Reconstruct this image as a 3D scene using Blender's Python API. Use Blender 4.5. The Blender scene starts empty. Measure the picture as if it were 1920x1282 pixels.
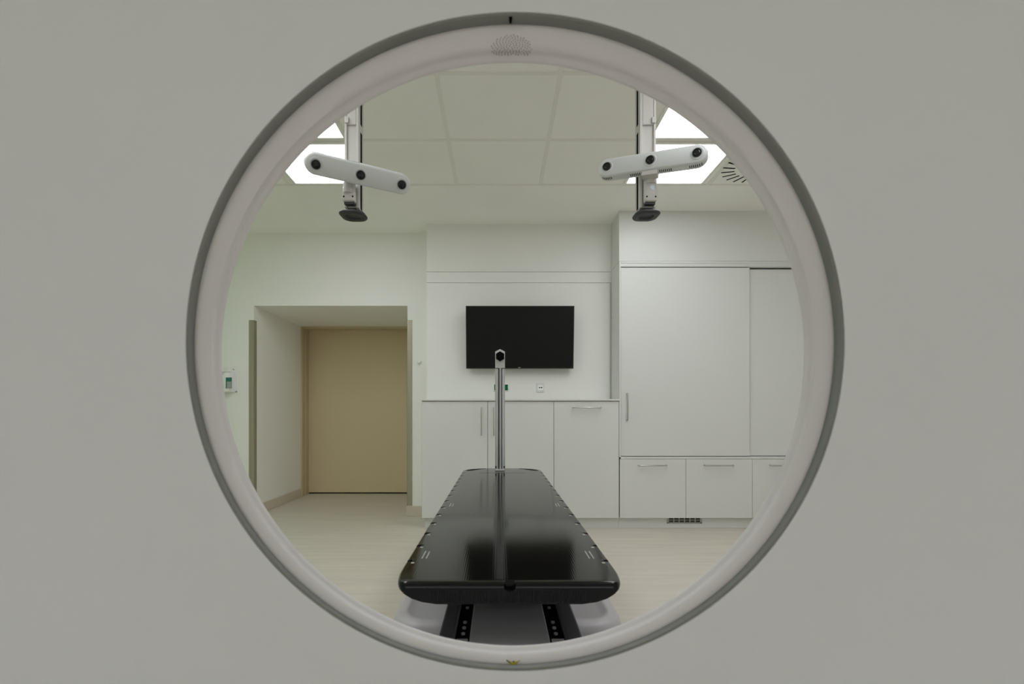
import bpy, bmesh, math, random
from mathutils import Vector, Matrix
random.seed(7)
SC = bpy.context.scene
COL = SC.collection

# ------------------------------------------------------------------ camera
F = 880.0; VX = 935.0; VY = 775.0; CH = 1.05      # focal length in px, vanishing point, eye height
cam_d = bpy.data.cameras.new('camera')
cam = bpy.data.objects.new('camera', cam_d); COL.objects.link(cam)
cam.location = (0, 0, CH); cam.rotation_euler = (math.radians(90), 0, 0)
cam_d.sensor_width = 36; cam_d.lens = F / 1920 * 36
cam_d.shift_x = (960 - VX) / 1920; cam_d.shift_y = (VY - 641) / 1920
cam_d.clip_start = 0.02
cam_d.dof.use_dof = True; cam_d.dof.focus_distance = 3.2; cam_d.dof.aperture_fstop = 5.0
SC.camera = cam

# ------------------------------------------------------------------ world, exposure
w = bpy.data.worlds.new('world'); SC.world = w; w.use_nodes = True
w.node_tree.nodes['Background'].inputs[0].default_value = (0.8, 0.9, 1, 1)
w.node_tree.nodes['Background'].inputs[1].default_value = 0.05
SC.view_settings.view_transform = 'Standard'; SC.view_settings.look = 'None'
SC.view_settings.gamma = 1; SC.view_settings.use_curve_mapping = False
SC.view_settings.exposure = 0.73
try:
    SC.cycles.max_bounces = 16; SC.cycles.diffuse_bounces = 12
except Exception: pass

# ------------------------------------------------------------------ helpers
def at(px, py, Y): return Vector(((px - VX) * Y / F, Y, CH - (py - VY) * Y / F))
def X_(px, Y): return (px - VX) * Y / F
def Z_(py, Y): return CH - (py - VY) * Y / F

def mat(name, col, rough=0.5, metal=0.0, spec=0.5, noise=None, bump=None, emit=None, coat=0):
    m = bpy.data.materials.new(name); m.use_nodes = True
    nt = m.node_tree; b = nt.nodes['Principled BSDF']
    b.inputs['Base Color'].default_value = (*col, 1)
    b.inputs['Roughness'].default_value = rough
    b.inputs['Metallic'].default_value = metal
    b.inputs['Specular IOR Level'].default_value = spec
    if coat: b.inputs['Coat Weight'].default_value = coat
    tc = nt.nodes.new('ShaderNodeTexCoord')
    if noise:                                   # (scale xyz, amount)
        sc, amt = noise
        mp = nt.nodes.new('ShaderNodeMapping'); mp.inputs['Scale'].default_value = sc
        n = nt.nodes.new('ShaderNodeTexNoise'); n.inputs['Scale'].default_value = 1; n.inputs['Detail'].default_value = 5
        r = nt.nodes.new('ShaderNodeValToRGB')
        r.color_ramp.elements[0].position = 0.3; r.color_ramp.elements[1].position = 0.7
        r.color_ramp.elements[0].color = (*[c * (1 - amt) for c in col], 1)
        r.color_ramp.elements[1].color = (*[min(1, c * (1 + amt)) for c in col], 1)
        nt.links.new(tc.outputs['Object'], mp.inputs[0]); nt.links.new(mp.outputs[0], n.inputs[0])
        nt.links.new(n.outputs[0], r.inputs[0]); nt.links.new(r.outputs[0], b.inputs['Base Color'])
    if bump:                                    # (scale xyz, strength)
        sc, st = bump
        mp = nt.nodes.new('ShaderNodeMapping'); mp.inputs['Scale'].default_value = sc
        n = nt.nodes.new('ShaderNodeTexNoise'); n.inputs['Scale'].default_value = 1; n.inputs['Detail'].default_value = 3
        bp = nt.nodes.new('ShaderNodeBump'); bp.inputs['Strength'].default_value = st; bp.inputs['Distance'].default_value = 0.001
        nt.links.new(tc.outputs['Object'], mp.inputs[0]); nt.links.new(mp.outputs[0], n.inputs[0])
        nt.links.new(n.outputs[0], bp.inputs['Height']); nt.links.new(bp.outputs[0], b.inputs['Normal'])
    if emit:
        b.inputs['Emission Color'].default_value = (*emit[0], 1); b.inputs['Emission Strength'].default_value = emit[1]
    return m

PANEL_E = 3.6
M = {
 'wall':   mat('wall_paint', (0.88, 0.88, 0.85), 0.75, noise=((1.2, 1.2, 1.2), 0.015), bump=((120, 120, 120), 0.15)),
 'tvwall': mat('wall_cladding_paint', (0.82, 0.82, 0.79), 0.7, noise=((1.2, 1.2, 1.2), 0.015)),
 'green':  mat('wall_green_bounce_tint', (0.60, 0.76, 0.55), 0.75, noise=((1, 1, 1), 0.02)),
 'ceil':   mat('ceiling_tile', (0.93, 0.925, 0.89), 0.85, noise=((2, 2, 2), 0.015)),
 'grid':   mat('ceiling_grid', (0.85, 0.84, 0.79), 0.5, noise=((2, 2, 2), 0.01)),
 'floor':  mat('floor_linoleum', (0.62, 0.575, 0.50), 0.45, noise=((1.5, 22, 1), 0.06), bump=((60, 60, 60), 0.1)),
 'base':   mat('vinyl_skirting', (0.62, 0.565, 0.47), 0.5, noise=((8, 8, 8), 0.03)),
 'door':   mat('door_laminate', (0.70, 0.59, 0.385), 0.45, noise=((1, 1, 0.5), 0.03)),
 'frame':  mat('door_frame_paint', (0.56, 0.475, 0.31), 0.4, noise=((3, 3, 1), 0.02)),
 'cab':    mat('cabinet_laminate', (0.725, 0.73, 0.715), 0.4, noise=((0.8, 0.8, 0.8), 0.012)),
 'carc':   mat('cabinet_carcass', (0.45, 0.45, 0.42), 0.6, noise=((2, 2, 2), 0.02)),
 'steel':  mat('brushed_steel', (0.55, 0.54, 0.50), 0.35, 1.0, noise=((60, 60, 2), 0.08)),
 'guard':  mat('corner_guard_steel', (0.40, 0.365, 0.28), 0.45, 0.5, noise=((40, 40, 1), 0.08)),
 'alu':    mat('anodised_aluminium', (0.66, 0.67, 0.67), 0.36, 0.5, noise=((50, 50, 2), 0.04)),
 'alud':   mat('aluminium_channel', (0.36, 0.40, 0.43), 0.4, 0.4, noise=((50, 50, 2), 0.05)),
 'black':  mat('black_plastic', (0.012, 0.012, 0.012), 0.45, noise=((30, 30, 30), 0.1)),
 'hole':   mat('dark_opening', (0.004, 0.004, 0.004), 0.9, spec=0.1, noise=((10, 10, 10), 0.1)),
 'screen': mat('matt_black_screen', (0.005, 0.005, 0.004), 0.33, spec=0.22, noise=((5, 5, 5), 0.05)),
 'gantry': mat('gantry_plastic', (0.83, 0.845, 0.905), 0.42, spec=0.35, noise=((1.5, 1.5, 1.5), 0.01), bump=((250, 250, 250), 0.05)),
 'liner':  mat('bore_liner_plastic', (0.79, 0.77, 0.80), 0.45, spec=0.35, noise=((3, 3, 3), 0.015)),
 'seal':   mat('grey_rubber_seal', (0.25, 0.255, 0.25), 0.7, noise=((9, 9, 9), 0.06)),
 'perf':   mat('speaker_hole_shade', (0.45, 0.43, 0.43), 0.8, noise=((50, 50, 50), 0.05)),
 'yellow': mat('yellow_sticker', (0.55, 0.47, 0.03), 0.5, noise=((200, 200, 200), 0.1)),
 'bar':    mat('camera_bar_plastic', (0.66, 0.68, 0.68), 0.4, noise=((4, 4, 4), 0.01)),
 'rib':    mat('ribbed_black', (0.008, 0.008, 0.008), 0.5, spec=0.25, noise=((30, 30, 30), 0.1)),
 'white':  mat('white_plastic', (0.86, 0.86, 0.85), 0.35, noise=((4, 4, 4), 0.01)),
 'rig':    mat('rig_paint', (0.58, 0.555, 0.53), 0.4, noise=((4, 4, 4), 0.015)),
 'handle': mat('dark_grey_rubber', (0.035, 0.04, 0.042), 0.5, noise=((30, 30, 30), 0.08)),
 'lens':   mat('lens_black', (0.01, 0.01, 0.01), 0.3, noise=((50, 50, 50), 0.1)),
 'glass':  mat('lens_glass', (0.006, 0.006, 0.008), 0.08, noise=((50, 50, 50), 0.1)),
 'pedes':  mat('pedestal_plastic', (0.52, 0.49, 0.50), 0.4, noise=((3, 3, 3), 0.01)),
 'rail':   mat('dark_grey_rail', (0.075, 0.075, 0.088), 0.5, noise=((10, 10, 10), 0.05)),
 'deck':   mat('grey_deck_metal', (0.32, 0.32, 0.34), 0.5, noise=((3, 40, 3), 0.05)),
 'greenp': mat('green_plastic', (0.001, 0.13, 0.028), 0.5, spec=0.2, noise=((50, 50, 50), 0.08)),
 'teal':   mat('teal_label', (0.02, 0.16, 0.13), 0.4, noise=((50, 50, 50), 0.1)),
 'labelg': mat('printed_grey_label', (0.36, 0.40, 0.38), 0.5, noise=((300, 300, 300), 0.35)),
 'mark':   mat('white_print', (0.42, 0.42, 0.39), 0.5, noise=((300, 300, 300), 0.05)),
 'grille': mat('grille_metal', (0.45, 0.45, 0.42), 0.4, 0.3, noise=((30, 30, 30), 0.05)),
 'lamp':   mat('light_diffuser', (0.9, 0.9, 0.9), 0.5, noise=((2, 2, 2), 0.01), emit=((0.945, 0.98, 1.02), PANEL_E)),
}
# carbon fibre: black, glossy, fine weave in the bump
def carbon():
    m = mat('carbon_fibre_gloss', (0.004, 0.0035, 0.0025), 0.09, spec=0.26, noise=((400, 40, 400), 0.3))
    nt = m.node_tree; b = nt.nodes['Principled BSDF']
    tc = nt.nodes.new('ShaderNodeTexCoord'); wv = nt.nodes.new('ShaderNodeTexWave')
    wv.inputs['Scale'].default_value = 55; wv.bands_direction = 'X'; wv.inputs['Distortion'].default_value = 1.5
    bp = nt.nodes.new('ShaderNodeBump'); bp.inputs['Strength'].default_value = 0.05; bp.inputs['Distance'].default_value = 0.0004
    nt.links.new(tc.outputs['Object'], wv.inputs[0]); nt.links.new(wv.outputs[1], bp.inputs['Height'])
    nt.links.new(bp.outputs[0], b.inputs['Normal'])
    return m
M['carbon'] = carbon()

class MB:
    """collects geometry in world coordinates and links it as one mesh object"""
    def __init__(s): s.bm = bmesh.new()
    def box(s, a, b, bev=0.0, seg=2):
        a, b = Vector(a), Vector(b); lo = Vector(map(min, a, b)); hi = Vector(map(max, a, b))
        r = bmesh.ops.create_cube(s.bm, size=1)['verts']
        for v in r:
            v.co = Vector([lo[i] + (v.co[i] + .5) * (hi[i] - lo[i]) for i in range(3)])
        if bev:
            es = list({e for v in r for e in v.link_edges})
            bmesh.ops.bevel(s.bm, geom=es, offset=min(bev, min(hi - lo) * .49), segments=seg, affect='EDGES', profile=.5)
        return s
    def obox(s, mtx, half, bev=0.0, seg=2):
        r = bmesh.ops.create_cube(s.bm, size=2)['verts']
        for v in r: v.co = Vector([v.co[i] * half[i] for i in range(3)])
        new = r
        if bev:
            es = list({e for v in r for e in v.link_edges})
            g = bmesh.ops.bevel(s.bm, geom=es, offset=bev, segments=seg, affect='EDGES', profile=.5)
            new = list({v for v in g['verts']} | {v for v in r if v.is_valid})
        for v in new: v.co = mtx @ v.co
        return s
    def prism(s, pts, d, bev=0.0, seg=2):
        """closed polygon pts (Vectors) swept along vector d"""
        d = Vector(d); a = [s.bm.verts.new(p) for p in pts]; b = [s.bm.verts.new(Vector(p) + d) for p in pts]
        f0 = s.bm.faces.new(a); f1 = s.bm.faces.new(b[::-1]); n = len(a)
        for i in range(n): s.bm.faces.new([a[i], b[i], b[(i + 1) % n], a[(i + 1) % n]])
        if bev:
            es = list(set(f0.edges) | set(f1.edges))
            bmesh.ops.bevel(s.bm, geom=es, offset=bev, segments=seg, affect='EDGES', profile=.5)
        return s
    def tube(s, pts, r, seg=12, cap=True):
        pts = [Vector(p) for p in pts]; rings = []
        for i, p in enumerate(pts):
            t = (pts[min(i + 1, len(pts) - 1)] - pts[max(i - 1, 0)]).normalized()
            up = Vector((0, 0, 1)) if abs(t.z) < .9 else Vector((1, 0, 0))
            u = t.cross(up).normalized(); v = t.cross(u)
            rr = r[i] if isinstance(r, (list, tuple)) else r
            rings.append([s.bm.verts.new(p + u * math.cos(k * 2 * math.pi / seg) * rr + v * math.sin(k * 2 * math.pi / seg) * rr) for k in range(seg)])
        for a, b in zip(rings, rings[1:]):
            for k in range(seg): s.bm.faces.new([a[k], a[(k + 1) % seg], b[(k + 1) % seg], b[k]])
        if cap: s.bm.faces.new(rings[0]); s.bm.faces.new(rings[-1])
        return s
    def loft(s, rings, close=True, cap0=False, cap1=False):
        vs = [[s.bm.verts.new(p) for p in r] for r in rings]; n = len(vs[0])
        for a, b in zip(vs, vs[1:]):
            for k in range(n if close else n - 1):
                s.bm.faces.new([a[k], a[(k + 1) % n], b[(k + 1) % n], b[k]])
        if cap0: s.bm.faces.new(vs[0])
        if cap1: s.bm.faces.new(vs[-1])
        return s
    def build(s, name, m, parent=None, smooth=None, origin=None):
        bmesh.ops.recalc_face_normals(s.bm, faces=s.bm.faces[:])
        if parent is not None:
            off = Vector((0, 0, 0)); p = parent
            while p is not None: off += p.location; p = p.parent
        else:
            vs = [v.co for v in s.bm.verts]
            off = Vector(origin) if origin is not None else Vector(((min(v.x for v in vs) + max(v.x for v in vs)) / 2,
                          (min(v.y for v in vs) + max(v.y for v in vs)) / 2, min(v.z for v in vs)))
        bmesh.ops.translate(s.bm, verts=s.bm.verts[:], vec=-off)
        me = bpy.data.meshes.new(name); s.bm.to_mesh(me); s.bm.free()
        me.materials.append(m)
        if smooth is not None:
            for p in me.polygons: p.use_smooth = True
            me.set_sharp_from_angle(angle=math.radians(smooth))
        o = bpy.data.objects.new(name, me); COL.objects.link(o)
        if parent is not None: o.parent = parent
        else: o.location = off
        return o

def thing(name, label, cat, loc, group=None):
    o = bpy.data.objects.new(name, None); COL.objects.link(o); o.location = loc
    o.empty_display_size = 0.05
    return tag(o, label, cat, group)
def tag(o, label, cat, group=None):
    o['label'] = label; o['category'] = cat
    if group: o['group'] = group
    return o
def struct(o): o['kind'] = 'structure'; return o
def subtract(o, mb):
    """cut the shape in mb out of o's mesh"""
    c = mb.build('cutter', M['hole'], o)
    md = o.modifiers.new('cut', 'BOOLEAN'); md.object = c; md.operation = 'DIFFERENCE'; md.solver = 'EXACT'
    bpy.context.view_layer.update()
    dg = bpy.context.evaluated_depsgraph_get()
    me = bpy.data.meshes.new_from_object(o.evaluated_get(dg))
    o.modifiers.clear(); o.data = me
    bpy.data.objects.remove(c)
    return o

# ------------------------------------------------------------------ the room
CZ = 2.894                       # ceiling height
YC = 4.27                        # cabinet fronts
YN = 4.571                       # wall panel behind the television
YW = 4.80                        # wall with the door recess
YD = 6.16                        # door leaf
XL, XR, YB = -3.25, 3.53, -5.4
RX0, RX1, RZ = X_(476, YW), X_(764, YW), Z_(573, YW)     # recess
NX0 = X_(800, YN); NX1 = X_(1161, YC)

struct(MB().box((XL - .1, YB - .1, -0.1), (XR + .1, 6.4, 0)).build('floor', M['floor']))
b = MB().box((XL - .1, YB - .1, CZ), (XR + .1, 5.0, CZ + .1)); struct(b.build('ceiling', M['ceil']))
struct(MB().box((XL - .1, 1.0, 0), (XL, YW, CZ)).build('wall_left', M['green']))  # out of view; green chosen to tint the light it bounces
struct(MB().box((XL - .1, YB, 0), (XL, 1.0, CZ)).build('wall_near', M['wall']))
struct(MB().box((XR, YB, 0), (XR + .1, YW + .2, CZ)).build('wall_right', M['wall']))
struct(MB().box((XL - .1, YB - .1, 0), (XR + .1, YB, CZ)).build('wall_front', M['wall']))
# wall with the recess: one mesh, the recess sides are its thickness
b = MB()
b.box((XL - .1, YW, 0), (RX0, 6.3, CZ)); b.box((RX0, YW, RZ), (RX1, 6.3, CZ)); b.box((RX1, YW, 0), (NX0, 6.3, CZ))
b.box((RX0, 6.24, 0), (RX1, 6.3, RZ))
struct(b.build('wall_back', M['wall']))
# projecting wall behind television with shallow cladding joints
zA, zB = Z_(509.5, YN), Z_(530, YN)
g = .003
b = MB()
b.box((NX0, YN + .012, 0), (XR, YW + .3, CZ))
b.box((NX0, YN, zA + g), (NX1 + .02, YN + .013, CZ)); b.box((NX0, YN, zB + g), (NX1 + .02, YN + .013, zA - g))
b.box((NX0, YN, 0), (X_(1143.5, YN), YN + .013, zB - g))
struct(b.build('wall_television', M['tvwall']))
# bulkhead over the tall cupboards, down to the cabinet top
TZ = Z_(490, YC)
struct(MB().box((NX1, YC + .004, TZ + .004), (XR, YN + .012, CZ)).build('wall_bulkhead', M['cab']))

# vinyl skirting
b = MB().box((RX0, YW + .002, 0), (RX0 + .012, 5.94, .105), .004)
b.box((XL, YW - .012, 0), (RX0 + .012, YW, .105), .004); struct(b.build('baseboard_left', M['base']))
b = MB().box((RX1 - .012, YW - .012, 0), (NX0 - .0, YW, .105), .004)
b.box((RX1 - .012, YW, 0), (RX1, 5.94, .105), .004); struct(b.build('baseboard_right', M['base']))

# ceiling grid bars (thin T sections), tiles between
bx = [-.339 + .675 * k for k in range(-4, 6)]; bxs = [x for x in bx if XL < x < XR]
by = [3.783 - .62 * k for k in range(15)]
b = MB()
for x in bxs: b.box((x - .0125, YB, CZ - .004), (x + .0125, by[0], CZ + .01), .0015, 1)
for y in by[1:]: b.box((XL, y - .0125, CZ - .0045), (XR, y + .0125, CZ + .01), .0015, 1)
b.box((XL, by[0] - .01, CZ - .006), (XR, by[0] + .012, CZ + .01), .0015, 1)
struct(b.build('trim_1', M['grid']))

# ------------------------------------------------------------------ door in the recess
dl = X_(579, YD); dr = RX1 - .10; dt = Z_(620, YD)
d = bpy.data.objects.new('door_1', None); COL.objects.link(d); d.location = ((dl + dr) / 2, YD, 0); struct(d)
YF = 5.95                                                   # front edge of the door lining
MB().box((dl - .004, YD, .014), (dr, YD + .05, dt + .01), .003).build('door_leaf', M['door'], d)
b = MB()
b.box((RX0, YF, 0), (dl, YD + .06, RZ), .002); b.box((dr, YF, 0), (RX1, YD + .06, RZ), .002); b.box((dl, YF, dt), (dr, YD + .06, RZ), .002)
b.box((RX0, YF - .012, 0), (dl + .008, YF + .03, RZ), .004); b.box((dl, YF - .012, dt - .008), (dr, YF + .03, RZ), .004)
b.box((dl - .004, YF + .09, 0), (dl + .012, YF + .14, dt), .003); b.box((dl, YF + .09, dt - .012), (dr, YF + .14, dt + .004), .003)
b.build('door_frame', M['frame'], d)
MB().box((dl, YD + .002, 0), (dr, YD + .05, .013)).build('threshold_gap', M['hole'], d)

# steel corner guards on the two edges of the recess
def guard(x, s, label):
    z0, z1 = .108, Z_(600, YW)
    wd = .05
    b = MB().box((x, YW - .004, z0), (x - s * wd, YW - .0005, z1), .001, 1)
    b.box((x + s * .004, YW - .004, z0), (x + s * .0005, YW + wd, z1), .001, 1)
    return tag(b.build('corner_guard', M['guard']), label, 'corner guard')
guard(RX0, 1, 'steel corner guard on the left edge of the door recess')
guard(RX1, -1, 'steel corner guard on the right edge of the door recess')

# small wall stop
kp = at(786, 678, YW)
b = MB(); b.tube([kp + Vector((0, .0, 0)), kp - Vector((0, .02, 0)), kp - Vector((0, .028, 0))], [.022, .022, .014], 20)
tag(b.build('wall_button', M['white'], smooth=40), 'small round white button on the wall right of the door recess', 'wall button')

# ------------------------------------------------------------------ disinfectant dispenser
def dispenser():
    Y = YW; t = thing('soap_dispenser', 'white soap dispenser on the wall left of the door recess', 'dispenser', at(432, 737, Y))
    x0, x1 = X_(409, Y), X_(447.5, Y); z0, z1 = Z_(736, Y), Z_(686, Y)
    MB().box((x0, Y - .012, z0), (x1, Y, z1), .004).build('back_plate', M['white'], t)
    MB().box((X_(416, Y), Y - .10, Z_(735, Y)), (X_(440, Y), Y - .012, Z_(699, Y)), .008, 3).build('housing', M['white'], t, smooth=40)
    Yf = Y - .10
    lv = MB(); p = [Vector((X_(413, Y), Y - .012, Z_(697, Y))), Vector((X_(413, Y), Y - .15, Z_(700, Y))), Vector((X_(413, Y), Y - .15, Z_(697.5, Y))), Vector((X_(413, Y), Y - .012, Z_(690, Y)))]
    lv.prism(p, (.11, 0, 0), .003); lv.build('pump_lever', M['white'], t)
    lo = at(423.5, 728, Yf - .001); hi = at(434.5, 707.5, Yf - .001)
    MB().box((lo.x, Yf - .003, lo.z), (hi.x, Yf + .002, hi.z)).build('bottle_label', M['teal'], t)
    MB().box((lo.x + .012, Yf - .0042, lo.z), (hi.x, Yf - .003, lo.z + .068)).build('label_print', M['labelg'], t)
    sc = at(438, 692.5, Y - .012)
    MB().tube([sc, sc - Vector((0, .006, 0))], .006, 12).build('screw', M['guard'], t)
    sc = at(443.5, 734, Y - .012)
    MB().tube([sc, sc - Vector((0, .01, 0))], .008, 12).build('screw', M['alud'], t)
dispenser()

# ------------------------------------------------------------------ cabinets
FT = .019
def panel(b, x0, x1, z0, z1, y=YC, t=FT, bev=.0015): b.box((x0, y, z0), (x1, y + t, z1), bev, 1); return b
def bar_handle(a, c, parent, name='handle'):
    """a, c: ends on the panel surface"""
    a, c = Vector(a), Vector(c); o = Vector((0, -.034, 0)); dr_ = (c - a).normalized() * .012
    MB().tube([a, a + o * .65, a + o * .92 + dr_ * .35, a + o + dr_, c + o - dr_, c + o * .92 - dr_ * .35, c + o * .65, c], .0058, 12).build(name, M['steel'], parent, smooth=50)
seam = .0035
PZ = Z_(971, YC)                     # underside of fronts
CT1, CT0 = Z_(748, YC - .012), Z_(751.3, YC - .012)
bx0, bx1, bx2, bx3 = X_(791, YC), X_(914.3, YC), X_(1038.3, YC), NX1 - .001
hz0, hz1 = Z_(815, YC), Z_(764.5, YC)
t = thing('base_cabinet', 'white two-door cabinet under the television, with two upright bar handles', 'cabinet', ((bx0 + bx2) / 2, YC, PZ))
MB().box((bx0 + .002, YC + FT + .002, PZ), (bx2 - .001, YN - .004, CT0 - .001)).build('body', M['carc'], t)
MB().box((bx0, YC + .0, PZ), (bx0 + .0018, YN - .002, CT0)).build('side_panel', M['cab'], t)
for a, c, hx in ((bx0 + .002, bx1 - seam / 2, 902.5), (bx1 + seam / 2, bx2 - seam / 2, 926)):
    dd = panel(MB(), a, c, PZ, CT0 - .005).build('door', M['cab'], t)
    bar_handle((X_(hx, YC - .03), YC, hz0), (X_(hx, YC - .03), YC, hz1), dd)
t = thing('base_cabinet', 'white single-front cabinet beside the tall cupboard, with one level bar handle', 'cabinet', ((bx2 + bx3) / 2, YC, PZ))
MB().box((bx2 + .001, YC + FT + .002, PZ), (bx3 - .006, YN - .004, CT0 - .001)).build('body', M['carc'], t)
dd = panel(MB(), bx2 + seam / 2, bx3 - seam / 2, PZ, CT0 - .005).build('door', M['cab'], t)
bar_handle((X_(1075, YC - .03), YC, Z_(764, YC)), (X_(1127, YC - .03), YC, Z_(764, YC)), dd)
tag(MB().box((bx0 - .002, YC - .014, CT0), (NX1 - .001, YN - .001, CT1), .0025).build('worktop', M['cab']),
    'thin white worktop running under the television', 'worktop')

# tall cupboard with sliding doors
LZ = Z_(855.5, YC); LZt = Z_(860, YC)
tx0, tx1, tx2 = NX1, X_(1406, YC), X_(1406, YC) + (X_(1406, YC) - X_(1165, YC))
t = thing('tall_cupboard', 'tall white cupboard with sliding doors, right of the television', 'cupboard', ((tx0 + XR) / 2, YC, LZ))
b = MB(); b.box((NX1, YC - .004, LZ - .006), (NX1 + .014, YN - .003, TZ), .0015)          # left side
b.box((NX1 + .014, YC - .004, Z_(500, YC)), (XR, YC + .05, TZ), .0015)                      # top rail
b.box((NX1 + .014, YC + .10, LZ), (XR, YN - .003, Z_(500, YC)))
b.box((NX1 + .014, YC, LZt + .0), (XR, YC + .10, LZ - .003), .001)                          # bottom rail
b.build('frame', M['cab'], t)
dd = panel(MB(), NX1 + .017, tx1, LZ + .003, Z_(501.2, YC), YC + .006).build('sliding_door', M['cab'], t)
bar_handle((X_(1177.5, YC - .03), YC + .006, Z_(787.5, YC)), (X_(1177.5, YC - .03), YC + .006, Z_(737.5, YC)), dd)
panel(MB(), tx1 - .03, XR - .003, LZ + .003, Z_(502.5, YC), YC + .034).build('sliding_door', M['cab'], t)
MB().box((NX1 + .014, YC - .008, Z_(493.5, YC)), (XR, YC - .004, Z_(491, YC)), .001).build('cornice', M['cab'], t)
# low flap units under it
lx = [X_(v, YC) for v in (1162.0, 1286.2, 1411, 1535, 1659)]
hs = [(1199, 1251), (1323, 1376.5), (1447, 1499), (1571, 1623)]
lab = ['white low drawer unit under the tall cupboard, the one touching the worktop cabinets',
       'white low drawer unit above and right of the floor grille, second under the tall cupboard',
       'white low drawer unit cut off by the scanner ring at right',
       'white low drawer unit in the room corner at far right']
for i in range(4):
    x0, x1 = lx[i], min(lx[i + 1], XR)
    t = thing('drawer_unit', lab[i], 'cabinet', ((x0 + x1) / 2, YC, PZ), 'low drawer units under the tall cupboard')
    MB().box((x0 + .001, YC + FT + .002, PZ), (x1 - .001, YN - .004, LZt - .001)).build('body', M['carc'], t)
    dd = panel(MB(), x0 + seam / 2, x1 - seam / 2, PZ, LZt - .003).build('drawer_front', M['cab'], t)
    if i < 3: bar_handle((X_(hs[i][0], YC - .03), YC, Z_(872, YC)), (X_(hs[i][1], YC - .03), YC, Z_(872, YC)), dd)
# plinth
YP = YC + .045
b = MB().box((X_(795, YC), YP, 0), (X_(1162, YC) - .001, YN - .01, PZ - .001)); b.box((X_(1162, YC) + .001, YP, 0), (XR, YN - .01, PZ - .001))
struct(b.build('trim_2', M['cab']))
# floor grille in the plinth
Yg = YP - .006
t = thing('plinth_grille', 'small slotted ventilation grille in the cabinet plinth', 'vent grille', ((X_(1251, Yg) + X_(1316, Yg)) / 2, Yg, Z_(981, Yg)))
x0, x1, z0, z1 = X_(1251, Yg), X_(1316, Yg), Z_(981, Yg), PZ - .002
MB().box((x0 + .004, Yg + .003, z0 + .004), (x1 - .004, Yg + .005, z1 - .004)).build('opening', M['hole'], t)
b = MB(); fw = .011
b.box((x0, Yg, z0), (x1, Yg + .006, z0 + fw)); b.box((x0, Yg, z1 - fw * .5), (x1, Yg + .006, z1))
b.box((x0, Yg, z0), (x0 + fw * 1.4, Yg + .006, z1)); b.box((x1 - fw * 1.4, Yg, z0), (x1, Yg + .006, z1))
b.build('frame', M['grille'], t)
b = MB()
for k in range(1, 6):
    xx = x0 + fw + (x1 - x0 - 2 * fw) * k / 6; b.box((xx - .004, Yg, z0), (xx + .004, Yg + .005, z1))
for k in range(1, 3):
    zz = z0 + fw + (z1 - z0 - 1.5 * fw) * k / 3; b.box((x0, Yg - .001, zz - .0022), (x1, Yg + .004, zz + .0022))
b.build('louvres', M['grille'], t)

# ------------------------------------------------------------------ television and wall fittings
def television():
    yt, yb_ = 4.430, 4.487
    A = at(873.3, 573.3, yt); Bp = at(1077, 573.3, yt); Cc = at(874.3, 691, yb_)
    t = thing('television', 'black flat television screen on the wall above the worktop', 'television', ((A.x + Bp.x) / 2, 4.5, Cc.z))
    wv = (Bp.x - A.x); up = (A - Cc); up.x = 0; hv = up.length; up.normalize()
    n = Vector((1, 0, 0)).cross(up).normalized()           # points to viewer or away
    if n.y > 0: n = -n
    c = Vector(((A.x + Bp.x) / 2, (yt + yb_) / 2, (A.z + Cc.z) / 2))
    mt = Matrix(((1, -n.x, up.x, 0), (0, -n.y, up.y, 0), (0, -n.z, up.z, 0), (0, 0, 0, 1)))
    def M4(off): m = mt.copy(); m.translation = c + off; return m
    MB().obox(M4(-n * .02), (wv / 2, .018, hv / 2), .003).build('case', M['black'], t)
    bz = .008; b = MB()
    for sx in (-1, 1): b.obox(M4(n * .001 + Vector((1, 0, 0)) * sx * (wv / 2 - bz / 2)), (bz / 2, .002, hv / 2), .0008)
    for sz in (-1, 1): b.obox(M4(n * .001 + up * sz * (hv / 2 - bz / 2)), (wv / 2, .002, bz / 2), .0008)
    b.build('bezel', M['black'], t)
    MB().obox(M4(-n * .0015), (wv / 2 - bz, .001, hv / 2 - bz)).build('screen', M['screen'], t)
    MB().obox(M4(n * .0035 - up * (hv / 2 - .011) + Vector((-.004, 0, 0))), (.011, .0008, .0035)).build('maker_mark', M['grille'], t)
    b = MB().box((c.x - .2, c.y + .03, c.z - .18), (c.x + .2, YN - .002, c.z + .14), .004); b.build('wall_bracket', M['black'], t)
television()
# socket
Y = YN
t = thing('wall_socket', 'white data socket on the wall below the television', 'socket', (X_(1013, Y), Y, Z_(735, Y)))
MB().box((X_(1005.5, Y), Y - .009, Z_(735, Y)), (X_(1020, Y), Y, Z_(718, Y)), .003).build('face_plate', M['cab'], t)
MB().box((X_(1008, Y), Y - .013, Z_(732, Y)), (X_(1018, Y), Y - .008, Z_(722, Y)), .002).build('insert', M['white'], t)
for px in (1011.6, 1015.2):
    MB().box((X_(px - 1.2, Y), Y - .0142, Z_(727.6, Y)), (X_(px + 1.2, Y), Y - .012, Z_(725.6, Y))).build('port', M['hole'], t)
# green switch behind the post
t = thing('green_wall_switch', 'green wall switch with a white rim, half hidden behind the metal post', 'switch', (X_(939, Y), Y, Z_(733, Y)))
MB().box((X_(925, Y), Y - .012, Z_(733.5, Y)), (X_(953.8, Y), Y, Z_(719, Y)), .006, 3).build('rim', M['white'], t, smooth=40)
MB().box((X_(926.8, Y), Y - .016, Z_(731.8, Y)), (X_(952.2, Y), Y - .011, Z_(720.8, Y)), .002).build('green_plate', M['greenp'], t)

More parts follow.
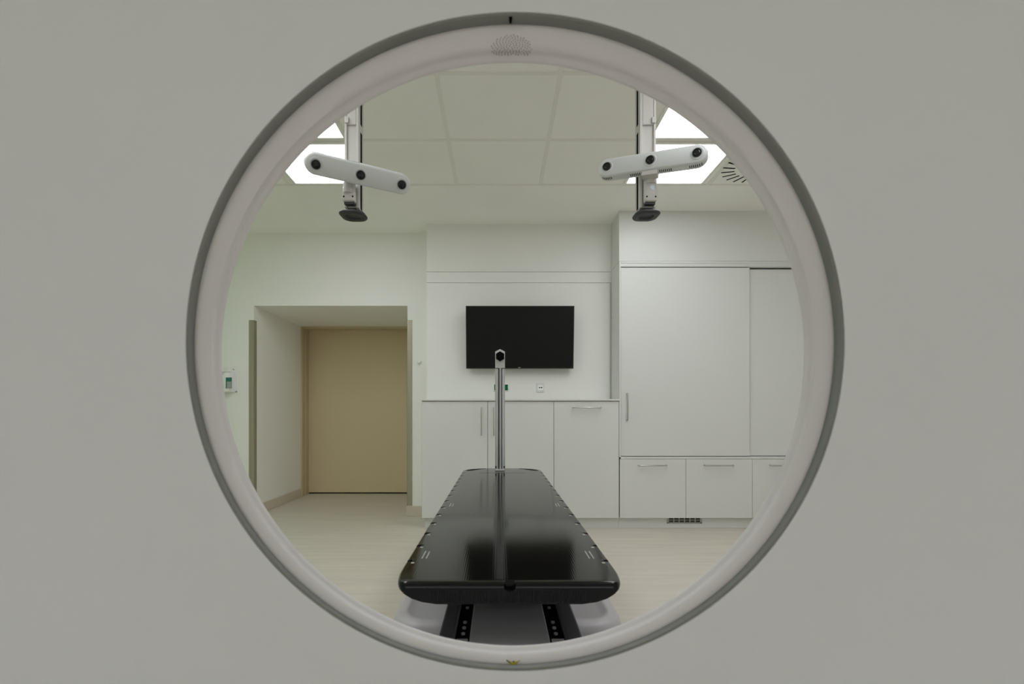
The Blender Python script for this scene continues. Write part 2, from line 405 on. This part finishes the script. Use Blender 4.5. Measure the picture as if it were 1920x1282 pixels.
# ------------------------------------------------------------------ ceiling lights
def ceiling_light(x0, x1, y0, y1, label, grp=None):
    t = thing('ceiling_light', label, 'ceiling light', ((x0 + x1) / 2, (y0 + y1) / 2, CZ - .01), grp)
    b = MB(); f = .022; z0, z1 = CZ - .010, CZ - .0005
    b.box((x0 - f, y0 - f, z0), (x1 + f, y0, z1), .002, 1); b.box((x0 - f, y1, z0), (x1 + f, y1 + f, z1), .002, 1)
    b.box((x0 - f, y0, z0), (x0, y1, z1), .002, 1); b.box((x1, y0, z0), (x1 + f, y1, z1), .002, 1)
    b.build('frame', M['grid'], t)
    MB().box((x0, y0, CZ - .006), (x1, y1, CZ - .001)).build('diffuser', M['lamp'], t)
YR = [(3.205, 3.745), (2.585, 3.125)]
ceiling_light(-1.617, -1.035, *YR[0], 'lit square ceiling panel behind the left camera bar')
ceiling_light(-1.617, -1.035, *YR[1], 'lit ceiling panel at left, nearer to the scanner ring')
ceiling_light(1.022, 1.615, *YR[0], 'lit square ceiling panel behind the right camera bar')
ceiling_light(1.022, 1.615, *YR[1], 'lit ceiling panel at right, nearer to the scanner ring')
# unseen panels added above and behind the view to brighten room and gantry face
for x in (-1.617, 1.022):
    for k in (2, 3, 4, 10, 11, 12):
        ceiling_light(x, x + .58, 3.205 - .62 * k, 3.745 - .62 * k, 'unseen lit ceiling panel added in the %s row for more light' % ('left' if x < 0 else 'right'),
                      '%s row of unseen ceiling panels added for light' % ('left' if x < 0 else 'right'))

# swirl diffuser
vc = Vector((1.93, 3.49, CZ))
t = thing('air_diffuser', 'round swirl air outlet in the ceiling right of the light panels', 'air vent', vc - Vector((0, 0, .006)))
MB().box((1.70, 3.19, CZ - .004), (2.28, 3.755, CZ - .0004), .001).build('face_plate', M['ceil'], t)
b = MB()
for k in range(21):
    ao = math.radians(174 - k * 360 / 21); ai = ao - math.radians(7)
    p0 = Vector((math.cos(ao) * .249, math.sin(ao) * .249, 0)); p1 = Vector((math.cos(ai) * .158, math.sin(ai) * .158, 0))
    dv = (p1 - p0).normalized(); nv = Vector((-dv.y, dv.x, 0)) * .0065
    q = vc - Vector((0, 0, .0052))
    b.prism([q + p0 + nv, q + p1 + nv, q + p1 - nv, q + p0 - nv], (0, 0, .0015))
b.build('slots', M['hole'], t)

# ------------------------------------------------------------------ scanner gantry
N = 160
GC = Vector((.0252, 0, 1.05 + .1094))
def ring(c, r, Y, ez=None, rz=None, ex=2.0, n=N):
    pts = []
    for k in range(n):
        a = 2 * math.pi * k / n; ca, sa = math.cos(a), math.sin(a)
        rz_ = rz if rz else r
        x = abs(ca) ** (2 / ex) * r * (1 if ca >= 0 else -1); z = abs(sa) ** (2 / ex) * rz_ * (1 if sa >= 0 else -1)
        pts.append(Vector((c.x + x, Y, c.z + z)))
    return pts
gt = thing('scanner_gantry', 'large white scanner ring in front, the room seen through its bore', 'scanner', (GC.x, .9, 0))
Y0 = .713
OC = Vector((GC.x, 0, 1.03)); ow, oh = 1.08, 1.03
tc_ = Vector((X_(961.6, .757), 0, Z_(663.6, .757)))          # throat centre
rings = [ring(OC, ow - .02, 1.06, rz=oh - .02, ex=7), ring(OC, ow, 1.02, rz=oh, ex=7), ring(OC, ow, .82, rz=oh, ex=7),
         ring(OC, ow - .02, .765, rz=oh - .02, ex=6.5), ring(OC, ow - .07, .73, rz=oh - .07, ex=6), ring(OC, ow - .16, .716, rz=oh - .16, ex=5),
         ring((OC + GC) / 2, .92, Y0, rz=.86, ex=3), ring(GC, .82, Y0, ex=2.3), ring(GC, .74, Y0, ex=2.1), ring(GC, .67, Y0), ring(GC, .61, Y0), ring(GC, .555, Y0), ring(GC, .506, Y0), ring(GC, .502, Y0 + .0012), ring(GC, .501, Y0 + .004), ring(GC, .501, .745)]
for r_ in rings[3:]:                                            # lower face bowed outwards, a shape added to catch more ceiling light
    for p_ in r_:
        dx_, dz_ = p_.x - GC.x, p_.z - GC.z; rr_ = math.hypot(dx_, dz_)
        if rr_ > .52:
            kk = .02 + .55 * max(0, min(1, .5 - dz_ / rr_ * .9)); p_.y -= kk * (min(rr_, .98) - .52) ** 2
for p_, q_ in zip(rings[2], rings[3]): p_.y = min(p_.y, q_.y + .05)
MB().loft(rings).build('housing', M['gantry'], gt, smooth=50)
# seal
c2 = Vector((GC.x - .001, 0, GC.z - .002))
MB().loft([ring(GC, .501, Y0 + .0022), ring(GC, .4975, Y0 + .0022), ring(GC, .4965, Y0 + .005), ring(c2, .4975, .7305), ring(c2, .501, .741)]).build('seal_strip', M['seal'], gt, smooth=60)
# liner: from the seal to the throat, then flaring to the rear
def mixc(t_): return c2.lerp(tc_, t_)
lr = [ring(c2, .501, .7320), ring(c2, .4970, .7300), ring(c2, .4935, .7305)]
for t_, r_, y_ in ((.25, .4865, .7325), (.5, .480, .7365), (.75, .4755, .7400), (.85, .4762, .7440), (.92, .4758, .7480), (.96, .4738, .7500), (.98, .4715, .7520), (1, .4700, .7545), (1, .4697, .757), (1, .4750, .762), (1, .486, .775), (1, .514, .81), (1, .568, .88), (1, .638, .97), (1, .676, 1.02), (1, .705, 1.06)):
    lr.append(ring(mixc(t_), r_, y_))
lr.append(ring(OC, ow - .02, 1.06, rz=oh - .02, ex=7))
MB().loft(lr).build('bore_liner', M['liner'], gt, smooth=60)
# speaker holes at the top of the liner
def liner_pt(px, py):
    # meet of the sight line with the liner cone (interpolated between the rings above)
    best = None
    keys = [(0, .4935, .7305), (.25, .4865, .7325), (.5, .480, .7365), (.75, .4755, .7400), (.85, .4762, .7440)]
    for (t0, r0, y0), (t1, r1, y1) in zip(keys, keys[1:]):
        for s_ in range(9):
            u = s_ / 8; yy = y0 + (y1 - y0) * u; rr = r0 + (r1 - r0) * u; cc = mixc(t0 + (t1 - t0) * u)
            p = at(px, py, yy); e = abs(math.hypot(p.x - cc.x, p.z - cc.z) - rr)
            if best is None or e < best[0]: best = (e, p)
    return best[1]
b = MB(); pts = []
ga = math.radians(137.508)
for k in range(150):
    rr = math.sqrt((k + .5) / 150); a = k * ga
    px, py = 959 + 38 * rr * math.cos(a), 92 + 27 * rr * math.sin(a)
    if py < 104: pts.append((px, py))
for px, py in pts:
    p = liner_pt(px, py) - Vector((0, .0006, 0))
    b.tube([p, p + Vector((0, .002, 0))], .00095, 8)
b.build('speaker_holes', M['perf'], gt)['kind'] = 'stuff'
# small dark slot at the top of the seal and yellow sticker at the bottom
p = at(957.3, 31, Y0 + .004)
MB().prism([p + Vector((-.0034, 0, .005)), p + Vector((.0034, 0, .005)), p + Vector((.0014, 0, -.006)), p + Vector((-.0014, 0, -.006))], (0, .006, 0)).build('laser_slot', M['hole'], gt)
MB().box(at(955.6, 42.5, .7285), at(959, 37, .7285) + Vector((0, .003, 0)), .0005).build('slot_lip', M['liner'], gt)
def stick(pts, m, nm, dy=0):
    q = [at(px, py, .7285 - dy) for px, py in pts]; MB().prism(q, (0, .0012, 0)).build(nm, m, gt)
stick([(949.5, 1238.5), (955, 1239.5), (961, 1243), (968, 1240), (975.5, 1238), (969, 1244.5), (966, 1248.5), (961, 1248.5), (957, 1244.5)], M['yellow'], 'warning_sticker')
stick([(961, 1239.5), (965, 1239.5), (963, 1242.5)], M['hole'], 'sticker_print', .0006)
stick([(949.5, 1237.8), (951, 1237.8), (958, 1243.2), (956.5, 1243.6)], M['hole'], 'sticker_print', .0006)
stick([(974.5, 1237.5), (976, 1237.5), (970, 1243.0), (968.5, 1242.6)], M['perf'], 'sticker_print', .0006)

# ------------------------------------------------------------------ treatment couch
CX = .026; TZc = .64; W = .285
ct = thing('treatment_couch', 'long black carbon-fibre treatment couch pointing at the scanner ring', 'couch', (CX, 2.2, 0))
def section(y, wd, dz=0, notch=0, th=.053):
    pr = [(0, 0), (wd - .05, 0), (wd - .018 - notch, 0), (wd - .006 - notch, -.0015), (wd - .0015 - notch, -.006), (wd - notch * .8, -.013), (wd - .002, -.021),
          (wd - .010, -.030), (wd - .026, -.040), (wd - .050, -.048), (wd - .085, -th), (0, -th)]
    pr = [(max(0, x), z) for x, z in pr]
    L = [Vector((CX + x, y, TZc + (z + dz if z > -.02 else z))) for x, z in pr]
    R = [Vector((CX - x, y, TZc + (z + dz if z > -.02 else z))) for x, z in pr[-2:0:-1]]
    return L + R
st = [(1.1395, .262, -.005, 0), (1.1405, .264, -.0025, 0), (1.144, .267, -.0006, 0), (1.150, .271, 0, 0), (1.165, .2765, 0, 0), (1.19, .281, 0, 0), (1.22, .284, 0, 0), (1.26, W, 0, 0)]
notch_y = [1.312 + .149 * k for k in range(14)]
for y in notch_y:
    st += [(y - .010, W, 0, 0), (y - .0085, W, 0, .011), (y + .0085, W, 0, .011), (y + .010, W, 0, 0)]
for k in range(9):
    a = k / 8 * math.pi / 2
    st.append((3.37 + .14 * math.sin(a), .11 + .175 * math.cos(a) ** .8 if k < 8 else .11, 0, 0))
st.sort()
ctop = MB().loft([section(y, wd, dz, nt_) for y, wd, dz, nt_ in st], cap0=True, cap1=True).build('couch_top', M['carbon'], ct, smooth=35)
# locating notch in the middle of the near edge
nx = X_(956, 1.138)
cut = MB().tube([(nx, 1.12, TZc - .009), (nx, 1.158, TZc - .009)], .0145, 28)
subtract(ctop, cut)
for p_ in ctop.data.polygons: p_.use_smooth = True
ctop.data.set_sharp_from_angle(angle=math.radians(35))
for s in (-1, 1):
    x0 = nx + s * .0145; x1 = CX + s * .252
    MB().tube([(x0, 1.1385, TZc - .0115), (x1, 1.1385, TZc - .0115)], .0022, 14).build('end_bead', M['handle'], ct, smooth=50)  # lower bead: its paler grey stands in for the edge highlight
    MB().tube([(x0, 1.1405, TZc - .0035), (x1, 1.1405, TZc - .0035)], .0022, 12).build('end_bead', M['carbon'], ct, smooth=50)
# ribbed near face
b = MB()
xx = CX - .19
while xx < CX + .19:
    b.box((xx, 1.1386, TZc - .049), (xx + .0028, 1.1402, TZc - .019), .0005, 1); xx += .0055
b.build('ribbed_end', M['rib'], ct)
# printed marks
for s in (-1, 1):
    for y in notch_y:
        x = CX + s * .262
        MB().box((x - .0045, y - .029, TZc + .0001), (x + .0045, y - .019, TZc + .0006)).build('index_mark', M['mark'], ct)
    for yc in (1.362, 2.105):
        b = MB()
        for j, xo in enumerate((.243, .231)):
            y = yc - .036
            while y < yc + .036 - (j * .006):
                l = random.uniform(.002, .007)
                b.box((CX + s * xo - .0018, y, TZc + .0001), (CX + s * xo + .0018, y + l, TZc + .0005)); y += l + .0014
        b.build('printed_text', M['mark'], ct)
# joint line and grab slots at the far end
MB().box((CX - .16, 3.238, TZc - .0006), (CX + .16, 3.243, TZc + .0003)).build('joint_line', M['hole'], ct)
for s in (-1, 1):
    q = [(-.262, 3.372), (-.25, 3.41), (-.22, 3.452), (-.18, 3.478), (-.125, 3.494), (-.120, 3.487), (-.16, 3.455), (-.195, 3.41), (-.225, 3.375), (-.25, 3.36)]
    q = [Vector((CX - s * x * 1.0, y, TZc - .0006)) for x, y in q]
    MB().prism(q, (0, 0, .0012)).build('grab_slot', M['hole'], ct)
# carriage under the top, deck with two rails, pedestal cover
ctz = TZc - .053
MB().box((CX - .15, 1.95, .49), (CX + .15, 3.3, ctz), .01).build('carriage', M['rail'], ct)
dz = .495
def deck(x0, x1, y0, y1, z0, z1, m, nm, bev=.004): return MB().box((x0, y0, z0), (x1, y1, z1), bev).build(nm, m, ct)
deck(-.0725, .1265, 1.10, 3.0, .38, dz, M['deck'], 'deck_plate')
b = MB().box((-.150, 1.10, .38), (-.109, 3.0, dz + .002), .006, 3); b.build('side_rail', M['rail'], ct)
b = MB().box((.166, 1.10, .38), (.209, 3.0, dz + .002), .006, 3); b.build('side_rail', M['rail'], ct)
for x0, x1 in ((-.109, -.0725), (.1265, .166)):
    MB().box((x0, 1.10, .38), (x1, 3.0, dz - .010)).build('rail_groove', M['hole'], ct)
    xm = (x0 + x1) / 2
    for y in (1.200, 1.233, 1.266, 1.36):
        MB().tube([(xm, y, dz - .011), (xm, y, dz - .006)], .0050, 14).build('bolt', M['deck'], ct)
    MB().box((x0 + .004, 1.14, dz - .012), (x1 - .004, 1.162, dz - .002), .001).build('end_block', M['deck'], ct)
# pedestal cover: rounded plan
def rrect(x0, x1, y0, y1, r, z, n=8):
    out = []
    for cx, cy, a0 in ((x1 - r, y1 - r, 0), (x0 + r, y1 - r, 90), (x0 + r, y0 + r, 180), (x1 - r, y0 + r, 270)):
        for k in range(n + 1):
            a = math.radians(a0 + 90 * k / n); out.append(Vector((cx + r * math.cos(a), cy + r * math.sin(a), z)))
    return out
pz = .42
def pr(o_, z): return rrect(-.335 + o_, .388 - o_, 1.395 + o_, 3.05 - o_, .10 - o_ * .6, z)
MB().loft([pr(.05, .0), pr(.05, .05), pr(.0, .12), pr(0, pz - .03), pr(.006, pz - .010), pr(.018, pz - .002), pr(.035, pz), pr(.045, pz), pr(.05, pz - .006)], cap0=True, cap1=True).build('pedestal', M['pedes'], ct, smooth=50)
MB().box((-.25, 1.115, 0), (.30, 1.40, .375), .03, 4).build('pedestal_foot', M['pedes'], ct, smooth=50)

# ------------------------------------------------------------------ metal post standing on the couch
PY = 3.372; pxc = X_(937.6, PY)
pt = thing('metal_post', 'upright silver metal post with a black knob at the far end of the couch', 'post', (pxc, PY, TZc))
hw = X_(946.7, PY) - pxc; ztop = Z_(690.5, PY); zb = TZc + .0005
for s in (-1, 1):
    b = MB(); b.box((pxc + s * hw, PY - .018, zb + .012), (pxc + s * hw * .38, PY + .03, ztop), .003); b.tube([(pxc + s * hw * .62, PY - .018, zb + .012), (pxc + s * hw * .62, PY - .018, ztop - .004)], .0075, 12)
    b.build('rail', M['alu'], pt, smooth=40)
    MB().box((pxc + s * hw, PY - .026, zb + .02), (pxc + s * (hw - .009), PY - .017, zb + .034)).build('screw', M['black'], pt)
MB().box((pxc - hw * .38, PY - .006, zb + .01), (pxc + hw * .38, PY + .02, ztop + .03)).build('channel', M['alud'], pt)
MB().tube([(pxc + .003, PY - .012, zb + .01), (pxc + .003, PY - .012, ztop + .02)], .008, 12).build('rod', M['alu'], pt, smooth=40)
MB().box((pxc - hw, PY - .03, zb), (pxc + hw, PY + .035, zb + .012), .002).build('foot', M['alu'], pt)
for s in (-1, 1):
    MB().box((pxc + s * hw * .96, PY - .0245, ztop - .0035), (pxc + s * hw * .36, PY - .015, ztop - .0005)).build('joint', M['hole'], pt)
    MB().box((pxc + s * hw * .36, PY - .0195, zb + .02), (pxc + s * hw * .30, PY - .004, ztop - .002)).build('groove', M['rail'], pt)
    MB().box((pxc + s * hw * .90, PY - .0195, zb + .02), (pxc + s * hw * .84, PY - .017, ztop - .002)).build('groove', M['alud'], pt)
zc = Z_(669.5, PY); hz = Z_(655, PY)
q = [Vector((pxc + x * hw, PY - .022, z)) for x, z in ((-1, ztop), (1, ztop), (1, hz - .018), (0, hz), (-1, hz - .018))]
MB().prism(q, (0, .05, 0), .0015).build('head_plate', M['alu'], pt)
def hexa(cx, cz, r, y): return [Vector((cx + r * math.sin(math.radians(60 * k)), y, cz + r * math.cos(math.radians(60 * k)))) for k in range(6)]
MB().prism(hexa(pxc, zc, .0375, PY - .034), (0, .012, 0), .001).build('knob_collar', M['alu'], pt)
MB().prism(hexa(pxc, zc, .0335, PY - .075), (0, .042, 0), .003).build('knob', M['hole'], pt)

# ------------------------------------------------------------------ ceiling camera rigs
def rig(side, Lp, Rp, Yc, dpx, pitch, colx, label_col, label_bar, slot_side, vents_on):
    # lens centres: equal spacing on one straight bar, seen at these pixels
    YL, YRt = Yc - dpx * Yc, Yc + dpx * Yc
    L = at(*Lp, YL); R = at(*Rp, YRt); C = (L + R) / 2
    u = (R - L).normalized()
    h = Vector((u.y, -u.x, 0)).normalized()                       # horizontal, towards the viewer
    if h.y > 0: h = -h
    dn = (Vector((0, 0, -1)) - u * u.dot(Vector((0, 0, -1)))).normalized()
    hp = (h - u * u.dot(h)).normalized()
    n = (hp * math.cos(pitch) + dn * math.sin(pitch)).normalized()
    v = u.cross(n); v = v if v.z > 0 else -v
    half = (R - L).length / 2; r = .047; dep = .060
    # column from the ceiling
    x0, x1 = colx; ycol = Yc + .085; z0 = Z_(389, ycol)
    t = thing('ceiling_column', label_col, 'ceiling column', ((x0 + x1) / 2, ycol + .04, z0))
    s = slot_side
    xo = x1 if s > 0 else x0                                       # slotted edge
    xi = x0 if s > 0 else x1
    wc = x1 - x0
    MB().box((x0, ycol + .010, z0), (x1, ycol + .085, CZ - .004), .002).build('profile', M['rig'], t)
    MB().box((xi, ycol, z0), (xi + s * .011, ycol + .012, CZ - .05), .0015).build('flange', M['rig'], t)
    MB().box((xo, ycol, z0), (xo - s * .013, ycol + .012, CZ - .004), .0015).build('flange', M['rig'], t)
    for za, zb_ in ((z0 + .005, Z_(241, ycol)), (Z_(226, ycol), CZ - .1)):
        MB().box((xo + s * .0012, ycol + .030, za), (xo - s * .002, ycol + .056, zb_), .0005).build('slot', M['hole'], t)
    # upper carriage overlapping the profile
    zc_ = Z_(233, ycol)
    MB().box((xi + s * .012, ycol + .001, zc_), (xo - s * .014, ycol + .012, CZ - .01), .002).build('cover', M['rig'], t)
    MB().box((xi + s * .002, ycol - .008, zc_ + .004), (xi + s * .022, ycol + .002, zc_ + .034), .002).build('clip', M['rig'], t)
    # pull handle below: a dark slab with an opening
    cxh = (x0 + x1) / 2 + s * .004
    yh0, yh1 = ycol - .055, ycol + .068
    zh = Z_(390.5, yh0)
    MB().box((x0 + .012, ycol + .005, zh - .004), (x1 - .012, ycol + .05, z0 + .001), .003).build('handle_neck', M['handle'], t)
    hr = lambda o_, z: [p_ + Vector((s * (p_.y - yh0) * .05, 0, 0)) for p_ in rrect(cxh - .063 + o_, cxh + .063 - o_, yh0 + o_, yh1 - o_, .045 - o_ * .8, z)]
    MB().loft([hr(.012, zh), hr(.003, zh - .003), hr(0, zh - .008), hr(0, zh - .012), hr(.004, zh - .017), hr(.012, zh - .019), hr(.028, zh - .018), hr(.033, zh - .010)], cap0=True, cap1=True).build('pull_handle', M['handle'], t, smooth=50)
    # camera bar
    base = C - n * dep
    t = thing('camera_bar', label_bar, 'camera', base)
    def stadium(rr, off, nn=14):
        out = []
        for k in range(nn + 1):
            a = -math.pi / 2 + math.pi * k / nn; out.append(C + u * (half + rr * math.cos(a)) + v * rr * math.sin(a) + n * off)
        for k in range(nn + 1):
            a = math.pi / 2 + math.pi * k / nn; out.append(C + u * (-half + rr * math.cos(a)) + v * rr * math.sin(a) + n * off)
        return out
    MB().loft([stadium(r - .012, -dep), stadium(r - .003, -dep + .003), stadium(r, -dep + .010), stadium(r, -.014), stadium(r - .001, -.008), stadium(r - .004, -.003), stadium(r - .009, 0)],
              cap0=True, cap1=True).build('housing', M['bar'], t, smooth=40)
    for c_ in (L, C, R):
        lo = MB(); rs = [(.031, -.001), (.031, .0015), (.0285, .0035), (.0245, .0035), (.0235, .002)]
        def circ(rr, off, nn=28): return [c_ + (u * math.cos(k * 2 * math.pi / nn) + v * math.sin(k * 2 * math.pi / nn)) * rr + n * off for k in range(nn)]
        ho = lo.loft([circ(a, o_) for a, o_ in rs], cap0=True, cap1=True).build('lens_surround', M['bar'], t, smooth=50)
        ln = MB().loft([circ(.0205, .001), circ(.0205, .0075), circ(.0195, .0085), circ(.0165, .0085), circ(.0155, .006)], cap0=True, cap1=True).build('lens', M['lens'], ho, smooth=40)
        MB().loft([circ(.0152, .0055), circ(.0130, .0078), circ(.007, .0088)], cap0=True, cap1=True).build('glass', M['glass'], ln, smooth=60)
    # ventilation slots on the top or bottom edge
    sg = 1 if vents_on == 'top' else -1
    groups = [(-half - .012, 6), (-half * .30, 7)] if vents_on == 'top' else [(-half - .022, 6), (-half * .44, 7), (half * .22, 7), (half - .03, 7)]
    for g0, cnt in groups:
        b = MB()
        for k in range(cnt):
            uu = g0 + k * .0088
            if uu < -half: rr2 = math.sqrt(max(0, r * r - (uu + half) ** 2))
            elif uu > half: rr2 = math.sqrt(max(0, r * r - (uu - half) ** 2))
            else: rr2 = r
            p = C + u * uu + v * sg * (rr2 - .0005) - n * .026
            mt = Matrix.Identity(4)
            for i in range(3): mt[i][0], mt[i][1], mt[i][2], mt[i][3] = u[i], n[i], v[i], p[i]
            b.obox(mt, (.0018, .011, .0012))
        b.build('vent_slots', M['hole'], t)
    # mounting plate and swivel block under/behind the bar
    pb = C - v * (r + .010) - n * .030
    mt = Matrix.Identity(4)
    for i in range(3): mt[i][0], mt[i][1], mt[i][2], mt[i][3] = u[i], n[i], v[i], pb[i]
    if s < 0: MB().obox(mt, (.038, .026, .011), .003).build('mounting_plate', M['rig'], t)
    xm = (x0 + x1) / 2 - s * .004
    zt, zl = pb.z, Z_(380, ycol - .02)
    bw = .030
    MB().box((xm - bw, ycol - .040, zl), (xm + bw, ycol - .001, zt), .008, 3).build('swivel_block', M['rig'], t, smooth=40)
    MB().tube([(xm, ycol - .02, zt - .03), (xm, ycol - .02, zt + .02)], .030, 20).build('swivel_joint', M['rig'], t, smooth=40)
    yk = ycol - .040
    for px_ in (-.72, .72):
        MB().tube([(xm + bw * px_, yk - .001, zl + .022), (xm + bw * px_, yk + .004, zl + .022)], .0042, 10).build('screw', M['hole'], t)
    MB().tube([(xm + .006, yk - .0015, zl + .068), (xm + .006, yk + .01, zl + .068)], .013, 18).build('lock_screw', M['alud'], t)
    MB().box((xm - bw * .8, yk + .012, zl - .010), (xm + bw * .8, yk + .036, zl - .0005)).build('lower_clip', M['handle'], t)

rig(-1, (592, 308), (753, 346), 2.25, .0435, math.radians(33), (X_(646, 2.335), X_(672.5, 2.335)),
    'white ceiling column with dark pull handle at left', 'white bar with three black lenses on the left ceiling column', +1, 'top')
rig(+1, (1138, 313), (1307, 287), 2.30, -.0414, math.radians(-3), (X_(1200, 2.385), X_(1229.8, 2.385)),
    'white ceiling column with dark pull handle at right', 'white bar with three black lenses on the right ceiling column', -1, 'bottom')
